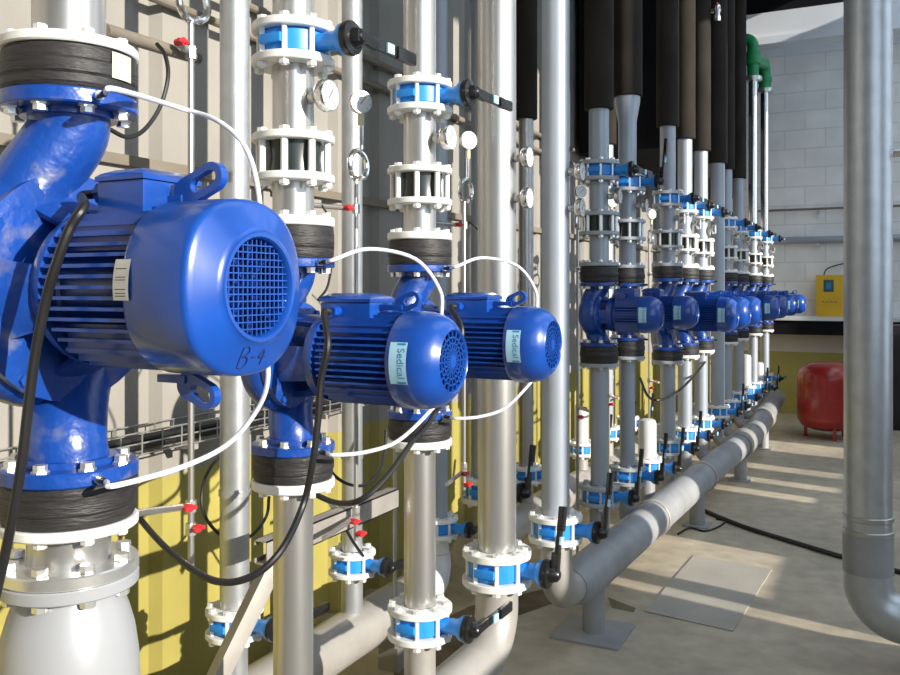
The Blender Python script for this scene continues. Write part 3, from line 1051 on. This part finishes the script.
# riser 2 and the long header that runs away along the row
xa, ya, xb, yb_ = -1.33, 3.69, -1.30, 11.9
riser('riser_pipe', xa, ya, .062, .7055, 5.985, 'painted', 'smooth grey riser just beyond the third pump motor, full height', (4.2,))
place('bv125', lambda: make_valve(.12, .062, 'white', 'up'), (xa, ya, .645), 'blue butterfly valve with white flanges at the foot of the smooth grey riser', 'valve', 'lower butterfly valves')


def hx(y):
    return -1.33 + .16 * (y - 3.7) / 5.2 if y < 8.9 else -1.17 - .13 * (y - 8.9) / 3.0


rt = empty('header_pipe', (0, 0, .32))
p = MB(); path = elbow([(xa, ya, .263), (xa, ya, 0), (xa + .006, ya + .25, 0)], .16, 12)
p.tube(path, .075, 32)
po = p.build('elbow', M['header_light'], rt)
p = MB(); p.tube([(hx(ya + .20), ya + .20, 0), (hx(ya + .26), ya + .26, 0), (hx(8.7), 8.7, 0), (hx(8.9), 8.9, 0), (hx(9.1), 9.1, 0), (xb, yb_, 0)], [.078, .104, .104, .104, .104, .104], 40); p.disc(.09, yb_, yb_ + .03, (xb, 0, 0), 'Y', 32)
p.build('pipe', M['header'], rt)
for yc_, wd in ((5.28, .02), (6.62, .03), (8.2, .16), (8.75, .05), (9.9, .10)):
    b = MB(); b.ring(.1045, .112 if wd < .1 else .12, yc_ - wd, yc_ + wd, (hx(yc_), 0, 0), 'Y', 36, .003); b.build('collar', M['header_light'], rt)
for yc_, zb_ in [(c[1], .5447) for c in COLS[3:]] + [(8.2, .5447), (5.62, .5107), (9.95, .5507), (11.0, .4907)]:
    b = MB(); x_ = hx(yc_)
    b.tube(elbow([(XP, yc_, zb_ - .32), (XP, yc_, .0), (x_, yc_, .0)], .05, 6), .050, 20); b.build('branch', M['header'], rt)
for yc_, h_, bw in ((4.20, 0, .17), (6.45, 0, 0), (8.15, 0, 0), (9.9, 0, 0)):
    x_ = hx(yc_)
    b = MB(); b.cyl((x_, yc_, -.32 + .012), (x_, yc_, -.06), .055, seg=28); fo = b.build('support_post', M['header'], rt)
    b = MB(); w_ = bw or .09; b.box((x_ - w_, yc_ - w_, -.32), (x_ + w_, yc_ + w_, -.32 + .012), .002); b.build('base_plate', M['header'], fo)
tag(rt, 'long thick grey header running along the floor under the far pumps', 'pipe', 'header pipes near the floor')

# third riser far down the row
Y3 = 8.2
o = riser('riser_pipe', XP, Y3, .062, .6547, 5.985, 'painted', 'plain grey riser with black insulated top between the eighth and ninth pump')
s_ = MB(); s_.ring(.063, .085, 2.85, 5.98, (XP, Y3, 0), seg=32, ch=.004); s_.build('foam_insulation', M['insul'], o)['label'] = 'black foam insulation'
place('bvlwhiteup', lambda: make_valve(FR, PR, 'white', 'up'), (XP, Y3, .60), 'blue butterfly valve at the foot of the plain grey riser far down the row', 'valve', 'lower butterfly valves')

# ------------------------------------------------------------------ pipes along the wall
XB = -2.0
WP = [  # y, radius, valve, top insulated from, material, label
    (2.34, .050, 'y', 0, 'galv', 'slim steel wall pipe seen left of the second pump'),
    (3.07, .043, 'y', 0, 'galv', 'slim steel wall pipe seen between the second and third pump'),
    (3.85, .045, 'y', 0, 'painted', 'slim pale wall pipe seen just behind the third pump'),
    (4.42, .082, 'up', 0, 'painted', 'wide grey wall pipe half hidden behind the wide steel riser'),
    (5.02, .045, 'up', 2.75, 'steel', 'slim wall pipe with dark insulated top just right of the wide steel riser'),
    (6.76, .045, 'up', 2.85, 'painted', 'slim wall pipe with dark insulated top behind the fourth and fifth pump'),
    (7.35, .045, 'up', 2.85, 'painted', 'slim wall pipe with dark insulated top behind the sixth pump'),
]
for y, r, lv, ins, m_, lb in WP:
    big = r > .07
    fr, zz = (.138, .60) if big else (.098, .53 if y == 3.85 else .57)
    ht = .054 * fr / FR
    o = MB(); o.cyl((XB, y, zz + ht + .0005), (XB, y, 5.985), r, seg=32)
    for z_ in (1.0, 3.3):
        o.ring(r, r + .004, z_, z_ + .02, (XB, y, 0), seg=32)
    o = tag(o.build('service_pipe', M[m_]), lb, 'pipe', 'slim pipes along the wall')
    if ins:
        s = MB(); s.ring(r + .001, r + .024, ins, 5.98, (XB, y, 0), seg=28, ch=.004); s.build('foam_insulation', M['insul'], o)['label'] = 'dark foam insulation'
    place('bw%s%s' % (big, lv), lambda: make_valve(fr, r, 'white', lv), (XB, y, zz), 'blue valve on ' + lb.split(' seen')[0].split(' half')[0].split(' just')[0].split(' behind')[0] + ', ' + {2.34: 'left of the second pump', 3.07: 'between the second and third pump', 3.85: 'just behind the third pump', 4.42: 'behind the wide steel riser', 5.02: 'right of the wide steel riser', 6.76: 'behind the fifth pump', 7.35: 'behind the sixth pump'}[y], 'valve', 'butterfly valves on the wall pipes')
# wall-side header, near and far
rt = empty('header_pipe', (XB, 0, .27))
p = MB(); p.tube([(0, 1.2, 0), (0, 3.58, 0)], .10, 32)
p.build('pipe', M['header_light'], rt)
p = MB(); p.tube(elbow([(0, 3.56, 0), (0, 3.85, 0), (0, 3.85, .13)], .12, 10), [.10] + [.09 - .03 * k / 10 for k in range(11)] + [.06], 28); p.build('reducing_elbow', M['dial'], rt)
for y_ in (2.34, 3.07):
    b = MB(); b.cyl((0, y_, 0), (0, y_, .57 - .049 - .27 - .0005), .045, seg=24); b.build('branch', M['galv'], rt)
b = MB(); b.cyl((0, 3.85, .131), (0, 3.85, .53 - .049 - .27 - .0005), .055, .045, seg=24); b.build('branch', M['dial'], rt)
for y_ in (1.6, 3.4):
    b = MB(); b.box((-.05, y_ - .04, -.27), (.05, y_ + .04, -.09)); b.build('support_foot', M['channel'], rt)
tag(rt, 'steel header low beside the yellow wall, ending in a pale elbow', 'pipe', 'header pipes near the floor')
rt = empty('header_pipe', (XB, 0, .30))
p = MB(); p.tube([(0, 4.2, 0), (0, 10.5, 0)], .10, 32); p.build('pipe', M['header_light'], rt)
for y_, b2 in ((4.42, .60 - .069 - .3), (5.02, .57 - .049 - .3), (6.76, .57 - .049 - .3), (7.35, .57 - .049 - .3)):
    b = MB(); b.cyl((0, y_, 0), (0, y_, b2 - .0005), .045 if y_ != 4.42 else .08, seg=24); b.build('branch', M['header_light'], rt)
for y_ in (4.7, 7.0, 9.5):
    b = MB(); b.box((-.05, y_ - .04, -.30), (.05, y_ + .04, -.09)); b.build('support_foot', M['channel'], rt)
tag(rt, 'light header far back along the wall behind the fourth pump onwards', 'pipe', 'header pipes near the floor')

# capped spare branches standing on their own valves
for x, y, r, z0, z1, lb in ((XP, 5.62, .058, .62, .87, 'beside the sixth pump, front row'), (XB, 6.10, .05, .60, .85, 'near the wall behind the fourth pump'),
                            (XP, 9.95, .055, .66, 1.0, 'between the tenth and eleventh pump'), (XP, 11.0, .055, .60, .84, 'before the last pump')):
    c_ = MB(); c_.lathe([(0, z0), (r, z0), (r, z1 - .03), (r * .85, z1 - .008), (r * .4, z1), (0, z1)], (x, y, 0), seg=32)
    tag(c_.build('capped_stub', M['pale']), 'white capped pipe stub ' + lb, 'pipe', 'capped stubs on valves')
    place('bvlwhiteup' if x == XP else 'bwFalseup', lambda: make_valve(FR, PR, 'white', 'up'), (x, y, z0 - (.0545 if x == XP else .0495)), 'blue butterfly valve under the white capped stub ' + lb, 'valve', 'valves under capped stubs')
    if x == XP:
        continue
    b = MB(); zt = z0 - 2 * (.0545 if x == XP else .0495)
    b.cyl((x, y, .4005), (x, y, zt - .0002), .048, seg=20)
    tag(b.build('pipe_stub', M['header_light']), 'short pipe under the valve of the white stub ' + lb, 'pipe', 'short pipes under capped stubs')

# gauges beside the risers
for x, y, z, lb in ((XP + .0775, Y1 + .0, H + .52, 'upper small gauge on the wide steel riser'), (XP + .0775, Y1 + .0, H + .36, 'lower small gauge on the wide steel riser'),
                    (xa + .0625, ya, H + .52, 'upper small gauge on the smooth grey riser'), (xa + .0625, ya, H + .36, 'lower small gauge on the smooth grey riser')):
    place('pg', None, (x, y, z), lb, 'gauge', 'gauges on the tall risers')

# ------------------------------------------------------------------ hoses and cables
def cable(name, pts, r, m_, label, cat, group=None, n=8, seg=8):
    o = MB(); o.tube(smooth_path(pts, n), r, seg)
    return tag(o.build(name, M[m_]), label, cat, group)


for k, (kind, y) in enumerate(COLS[:3]):
    zc, hp, fr, tf = ((1.7045, .360, .125, .028), (1.53, .252, FR, .024), (1.53, .252, FR, .024))[k]
    a = R(-18)
    d_ = Vector((math.cos(a), math.sin(a), 0))
    s0 = Vector((XP, y, zc + hp - tf / 2)) + d_ * (fr + .037)
    s1 = Vector((XP, y, zc - hp + tf / 2)) + d_ * (fr + .037)
    if k == 0:
        mid = [s0 + d_ * .04, at(180, 108, -1.31), at(218, 121, -1.22), at(245, 147, -1.15), at(258, 190, -1.12), Vector((-1.11, y + .215, zc + .06)), Vector((-1.11, y + .215, zc - .08)), at(268, 375, -1.10), at(258, 408, -1.13), at(228, 444, -1.18), at(182, 467, -1.22), s1 + d_ * .04]
    else:
        yy = y + .17
        mid = [s0 + d_ * .03 + Vector((0, 0, .006)), Vector((-1.19, y + .04, s0.z + .035)), Vector((-1.10, y + .12, s0.z + .01)), Vector((-1.055, yy, s0.z - .07)), Vector((-1.05, yy, zc + .10)), Vector((-1.05, yy, zc)), Vector((-1.05, yy, zc - .10)), Vector((-1.07, y + .13, s1.z + .09)), Vector((-1.12, y + .06, s1.z + .025)), Vector((-1.18, y, s1.z + .002)), s1 + d_ * .03]
    cable('vent_tube', [s0] + mid + [s1], .0052, 'hose', 'thin white plastic tube looping round the motor of the %s pump' % ORD[k + 1], 'tube', 'white tubes round the motors', 6, 10)


def gland(k):
    kind, y = COLS[k]
    if kind == 'A':
        return Vector((XP + .152 - .038, y - .035, 1.7045 + (.152 * .74 * .9 + .152 + .056 - .018) / 2 + .024))
    return Vector((XP + .125 + .05, y - .055 - .033, 1.53 + (.119 * .74 * .9 + .119 + .043 - .018) / 2 + .006))


g = gland(0)
cable('power_cable', [g, g + Vector((-.012, -.001, 0)), g + Vector((-.028, -.010, -.004)), atY(84, 206, 1.02), atY(70, 228, .995), atY(56, 265, .985), atY(46, 300, .985), atY(36, 350, .985), atY(29, 400, .985), atY(22, 460, .985), atY(12, 520, .985), atY(2, 568, .985), atY(-15, 640, .985)], .0085, 'cable', 'black power cable hanging in front of the largest pump at the left edge', 'cable', 'motor power cables', 8, 10)
g = gland(1)
cable('power_cable', [g, g + Vector((-.002, -.02, -.006)), atY(328, 345, 1.725), atY(321, 380, 1.725), atY(318, 420, 1.725), atY(313, 460, 1.725), atY(303, 505, 1.725), at(280, 552, -1.25), at(248, 578, -1.30), at(212, 580, -1.4), at(175, 556, -1.6), at(145, 525, -1.8), at(120, 490, -1.95)], .0085, 'cable', 'black power cable sagging below the second pump towards the left', 'cable', 'motor power cables', 8, 10)
g = gland(2)
cable('power_cable', [g, g + Vector((-.002, -.02, -.006)), atY(462, 332, 2.415), atY(452, 375, 2.415), atY(434, 415, 2.415), at(412, 442, -1.265), at(388, 475, -1.28), at(362, 499, -1.32), at(338, 503, -1.42), at(313, 493, -1.55), at(290, 478, -1.7)], .0085, 'cable', 'black power cable running from the third pump down behind the second pipe', 'cable', 'motor power cables', 8, 10)
cable('thin_cable', [at(326, 462, -1.8), at(334, 475, -1.78), at(348, 484, -1.76), at(364, 485, -1.75), at(377, 474, -1.76), at(384, 455, -1.78), at(386, 430, -1.8)], .006, 'cable', 'thin black cable loop hanging behind the second and third pump', 'cable', 'thin sensor cables')
cable('thin_cable', [at(225, 455, -2.2), at(213, 464, -2.15), at(203, 485, -2.1), at(204, 514, -2.08), at(224, 537, -2.08), at(249, 537, -2.08), at(266, 517, -2.1), at(269, 497, -2.15)], .006, 'cable', 'thin black cable loop hanging round the slim pipe left of the second pump', 'cable', 'thin sensor cables')
cable('thin_cable', [at(157, 44, -1.55), at(165, 55, -1.52), at(168, 77, -1.5), at(160, 107, -1.5), at(144, 130, -1.5), at(127, 137, -1.5), at(109, 129, -1.5)], .005, 'cable', 'thin black cable loop behind the top flange of the largest pump', 'cable', 'thin sensor cables')
cable('thin_cable', [at(322, 205, -1.62), at(331, 222, -1.6), at(333, 250, -1.6), at(328, 285, -1.6), at(318, 300, -1.6)], .004, 'cable', 'thin black cable dropping behind the top of the second pump', 'cable', 'thin sensor cables')
cable('thin_cable', [at(470, 222, -1.62), at(482, 235, -1.6), at(488, 255, -1.58), at(485, 285, -1.56), at(478, 298, -1.56)], .004, 'cable', 'thin black cable dropping behind the top of the third pump', 'cable', 'thin sensor cables')
cable('thin_cable', [at(640, 378, -1.5), at(648, 396, -1.42), at(660, 400, -1.33), at(678, 391, -1.31), at(692, 378, -1.32), at(705, 362, -1.36)], .009, 'cable', 'black cable sagging in front of the pipe below the sixth pump', 'cable', 'thin sensor cables')
cable('floor_hose', [on_floor(690, 503, .016), on_floor(708, 512, .016), on_floor(745, 527, .016), on_floor(800, 544, .016), on_floor(850, 559, .016), on_floor(905, 573, .016), on_floor(960, 585, .016)], .015, 'cable', 'black hose lying across the concrete floor', 'hose', None, 8, 10)
cable('floor_cable', [on_floor(678, 534, .008), on_floor(690, 528, .008), on_floor(705, 531, .008), on_floor(720, 526, .008), on_floor(726, 520, .008), on_floor(716, 519, .008)], .007, 'cable', 'short loose dark cable end on the floor beside the header', 'cable')

# insulated sensor tube behind the big flange
o = MB(); a_, b_ = at(104, 30, -1.56), at(192, 57, -1.69)
o.tube([a_, b_], .016, 14)
o = tag(o.build('sensor_tube', M['rail']), 'beige tube with black cap sticking out behind the top flange of the largest pump', 'tube')
e = MB(); d_ = (b_ - a_).normalized(); e.tube([b_, b_ + d_ * .028], .0175, 14); e.build('end_cap', M['black'], o)

# temperature probe on the wall pipe
p0, p1 = at(331, 503, -1.85), at(343, 523, -1.85)
o = MB(); o.tube([p0, p1], .011, 12); o = tag(o.build('temperature_probe', M['hose']), 'white rod probe with thin black lead above the middle wall valve', 'probe')
e = MB(); e.tube(smooth_path([p1, at(352, 540, -1.85), at(363, 556, -1.87)], 8), .006, 8); e.build('lead', M['cable'], o)

# ------------------------------------------------------------------ bracket and tray
rt = empty('pipe_bracket', (-1.655, 2.06, 0))
ch_ = MB()
y0, y1, zc = 0.02, .80, .915
ch_.box((-.004, y0, zc - .036), (.0, y1, zc + .036)); ch_.box((-.05, y0, zc + .032), (0, y1, zc + .036)); ch_.box((-.05, y0, zc - .036), (0, y1, zc - .032))
ch_.box((-.05, y0, zc + .02), (-.046, y1, zc + .036)); ch_.box((-.05, y0, zc - .036), (-.046, y1, zc - .02))
ch_.build('channel', M['channel'], rt)
br = MB(); br.bar((-.03, .10, zc - .037), (-.27, -.34, .0), .05, .05, .003); br.build('brace_leg', M['channel'], rt)
for yy in (COLS[1][1] - 2.0 + .20,):
    pass
tag(rt, 'galvanised channel bracket with slanting leg behind the pipe of the second pump', 'bracket')

rt = empty('cable_tray', (0, 0, 0))
ct = MB()
zt, xw0, xw1 = 1.10, XW + .02, XW + .16
for x_, z_ in ((xw0, zt), (xw0 + .05, zt), (xw1 - .05, zt), (xw1, zt), (xw1, zt + .04), (xw1, zt + .08), (xw0, zt + .08)):
    ct.tube([(x_, .5, z_), (x_, 3.9, z_)], .0035, 6)
k = .55
while k < 3.9:
    ct.tube([(xw0, k, zt + .08), (xw0, k, zt), (xw1, k, zt), (xw1, k, zt + .08)], .0035, 6)
    k += .10
ct.build('wire_basket', M['wire'], rt)
for k in range(4):
    ct = MB(); ct.box((XW + .001, .8 + k * .9, zt - .024), (XW + .17, .83 + k * .9, zt - .0036)); ct.build('mounting_bracket', M['channel'], rt)
tag(rt, 'galvanised wire basket cable tray along the wall above the yellow paint', 'cable tray')
for k, (dx, dz) in enumerate(((.035, .019), (.065, .019), (.095, .019), (.05, .043), (.08, .043))):
    cable('tray_cable', [(XW + .03 + dx, .5, zt + dz), (XW + .03 + dx + .01, 1.6, zt + dz + .002), (XW + .03 + dx - .005, 2.8, zt + dz), (XW + .03 + dx, 3.9, zt + dz)], .0125, 'cable',
          'black cable lying in the wire tray, ' + ['bottom layer nearest the wall', 'bottom layer middle', 'bottom layer outermost', 'top layer nearest the wall', 'top layer outermost'][k], 'cable', 'cables in the wire tray', 6, 8)

# ------------------------------------------------------------------ right-hand pipe, tank and the far end
rt = empty('standpipe', (-.09, 4.43, 0))
p = MB(); p.tube([(0, 0, .48), (0, 0, 5.985)], .102, 48); p.build('pipe', M['galv'], rt)
p = MB(); p.tube(elbow([(0, 0, .42), (0, 0, .215), (2.45, 0.0, .215)], .16, 14), .106, 48); p.build('elbow', M['galv'], rt)
p = MB(); p.tube([(0, 0, .415), (0, 0, .60)], .1075, 48); p.build('sleeve', M['header'], rt)
for z_ in (.60, .665):
    p = MB(); p.ring(.1022, .1095, z_ - .012, z_ + .012, seg=48, ch=.003); p.build('weld_band', M['steel'], rt)
p = MB(); p.cyl((.09, .02, 2.32), (.16, .02, 2.32), .018, seg=14); p.hexa((.17, .02, 2.32), .026, .03, 'X'); p.build('drain_plug', M['chrome'], rt)
p = MB(); p.box((1.1, -.06, 0), (1.2, .06, .12)); p.build('support_foot', M['channel'], rt)
tag(rt, 'tall thick galvanised pipe at the right edge, bent at the floor', 'pipe')

rt = empty('expansion_tank', (-.64, 10.95, 0)); rt.scale = (.97, .97, .94)
p = MB(); p.lathe([(0, .10), (.18, .105), (.29, .15), (.335, .22), (.34, .26), (.34, .72), (.335, .78), (.30, .85), (.22, .905), (.10, .93), (0, .935)], seg=48); p.build('shell', M['tank'], rt)
p = MB(); p.ring(.341, .346, .48, .50, seg=48); p.build('seam', M['tank'], rt)
for k in range(3):
    a = R(-90 + 120 * k + 20)
    p = MB(); p.box((.25 * math.cos(a) - .02, .25 * math.sin(a) - .02, 0), (.25 * math.cos(a) + .02, .25 * math.sin(a) + .02, .16)); p.build('leg', M['tank'], rt)
tag(rt, 'red domed expansion tank standing on the floor by the back wall', 'tank')

rt = empty('controller', (-.72, YB - .17, 1.3455))
p = MB(); p.box((-.165, -.09, 0), (.165, .09, .555), .012); p.build('case', M['yellow'], rt)
p = MB(); p.box((-.07, -.094, .33), (.055, -.089, .49), .002); po = p.build('display', M['screen'], rt)
p = MB(); p.box((-.04, -.0955, .37), (.025, -.0945, .45)); p.build('screen_panel', M['teal'], po)
for k in range(4):
    p = MB(); p.box((-.09 + k * .05, -.0945, .19), (-.06 + k * .05, -.0895, .205)); p.build('button', M['rail'], rt)
tag(rt, 'yellow wall controller box with grey display on the ledge of the back wall', 'controller')
o = MB(); o.tube(smooth_path([(-.08, .12, .556), (-.04, .13, .64), (.12, .14, .70), (.37, .14, .74), (.72, .14, .76)], 8), .008, 8); o.build('lead', M['cable'], rt)['label'] = 'thin dark lead curving up the wall'

for z_, r_, lb in ((2.80, .016, 'thin dark pipe running across the white back wall'), (2.38, .048, 'thicker grey pipe running across the back wall below the thin one')):
    o = MB(); o.tube([(-1.75, YB - .07, z_), (XR - .02, YB - .07, z_)], r_, 16)
    o = tag(o.build('service_pipe', M['rail' if r_ < .02 else 'painted']), lb, 'pipe', 'pipes across the back wall')
    for x_ in (-.87, .4, 1.6):
        c_ = MB(); c_.box((x_ - .02, YB - .10 - r_, z_ - r_ - .05), (x_ + .02, YB - .002, z_ - r_ - .0005)); c_.build('mounting_clip', M['bolt'], o)

rt = empty('dark_cabinet', (.42, 12.1, 0))
p = MB(); p.box((-.50, -.25, .06), (.5, .25, 1.27), .008); p.build('body', M['cabinet'], rt)
p = MB(); p.box((-.48, -.262, .1), (.48, -.2505, 1.24), .004); p.build('door', M['cabinet'], rt)
p = MB(); p.box((-.45, -.2, 0), (.45, .2, .06)); p.build('plinth', M['black'], rt)
tag(rt, 'dark cabinet against the back wall at the right edge', 'cabinet')

o = MB(); o.cyl((-1.9, at(395, 450, -1.9).y, .34), (-1.9, at(395, 450, -1.9).y, 1.32), .009, seg=10)
tag(o.build('drain_line', M['steel']), 'thin bare vertical drain line standing left of the third pump pipe', 'pipe')
rt = empty('drain_valve', (XP + .080, 7.42, 4.0))
o = MB(); o.cyl((0, 0, 0), (.05, 0, 0), .02, seg=14); o.lathe([(0, -.09), (.028, -.09), (.032, -.06), (.024, -.03), (.034, 0), (.024, .04), (0, .05)], (.05, 0, 0), seg=16); o.build('valve_body', M['chrome'], rt)
o = MB(); o.bar((.05, -.02, .055), (.05, .12, .075), .02, .008, .002, (1, 0, 0)); o.build('red_handle', M['red'], rt)
tag(rt, 'small chrome drain valve with red handle on the black insulated pipe of the eighth pump', 'valve')

# sheet, plate, oil stain and rust-and-shade patch on the floor
c4 = [on_floor(645, 612, 0), on_floor(733, 632, 0), on_floor(772, 570, 0), on_floor(694, 556, 0)]
p = MB()
p.quadstrip([[Vector((q.x, q.y, .0008)) for q in c4], [Vector((q.x, q.y, .006)) for q in c4]], True, (True, True))
tag(p.build('cover_sheet', M['plywood'], None), 'flat grey sheet lying on the floor beside the header foot', 'sheet')
p = MB()
pts = [on_floor(608, 597, .0012), on_floor(620, 602, .0012), on_floor(636, 608, .0012), on_floor(634, 612, .0012), on_floor(612, 608, .0012)]
p.bm.faces.new([p.bm.verts.new(q) for q in pts])
tag(p.build('oil_stain', M['puddle']), 'dark oily stain on the floor behind the header foot', 'stain', None, 'stuff')
p = MB()
pts = [on_floor(402, 640, .0012), on_floor(470, 606, .0012), on_floor(548, 588, .0012), on_floor(575, 596, .0012), on_floor(545, 606, .0012), on_floor(500, 622, .0012), on_floor(440, 690, .0012), on_floor(390, 690, .0012)]
p.bm.faces.new([p.bm.verts.new(q) for q in pts])
tag(p.build('rust_shade_patch', M['rust_shade']), 'brown patch of rust and painted shade on the floor below the wide steel riser', 'stain', None, 'stuff')  # partly rusty floor, partly the shadow near the wall painted in

# ------------------------------------------------------------------ light
sun_d = bpy.data.lights.new('sun', 'SUN')
sun_d.energy = 7.2
sun_d.angle = R(0.6)
sun_d.color = (1.0, 0.93, 0.82)
sun = bpy.data.objects.new('sun', sun_d)
COL.objects.link(sun)
el = R(17.5)
sun.location = (6, 0, 6)
sun.rotation_euler = Vector((-.978 * math.cos(el), .208 * math.cos(el), -math.sin(el))).to_track_quat('-Z', 'Y').to_euler()
wd = bpy.data.worlds.new('sky')
scene.world = wd
wd.use_nodes = True
bg = wd.node_tree.nodes['Background']
bg.inputs['Color'].default_value = (0.70, 0.84, 1.0, 1)
bg.inputs['Strength'].default_value = 1.9

vs = scene.view_settings
vs.view_transform = 'Standard'
vs.look = 'None'
vs.exposure = 0.0
vs.gamma = 1.0
vs.use_curve_mapping = False
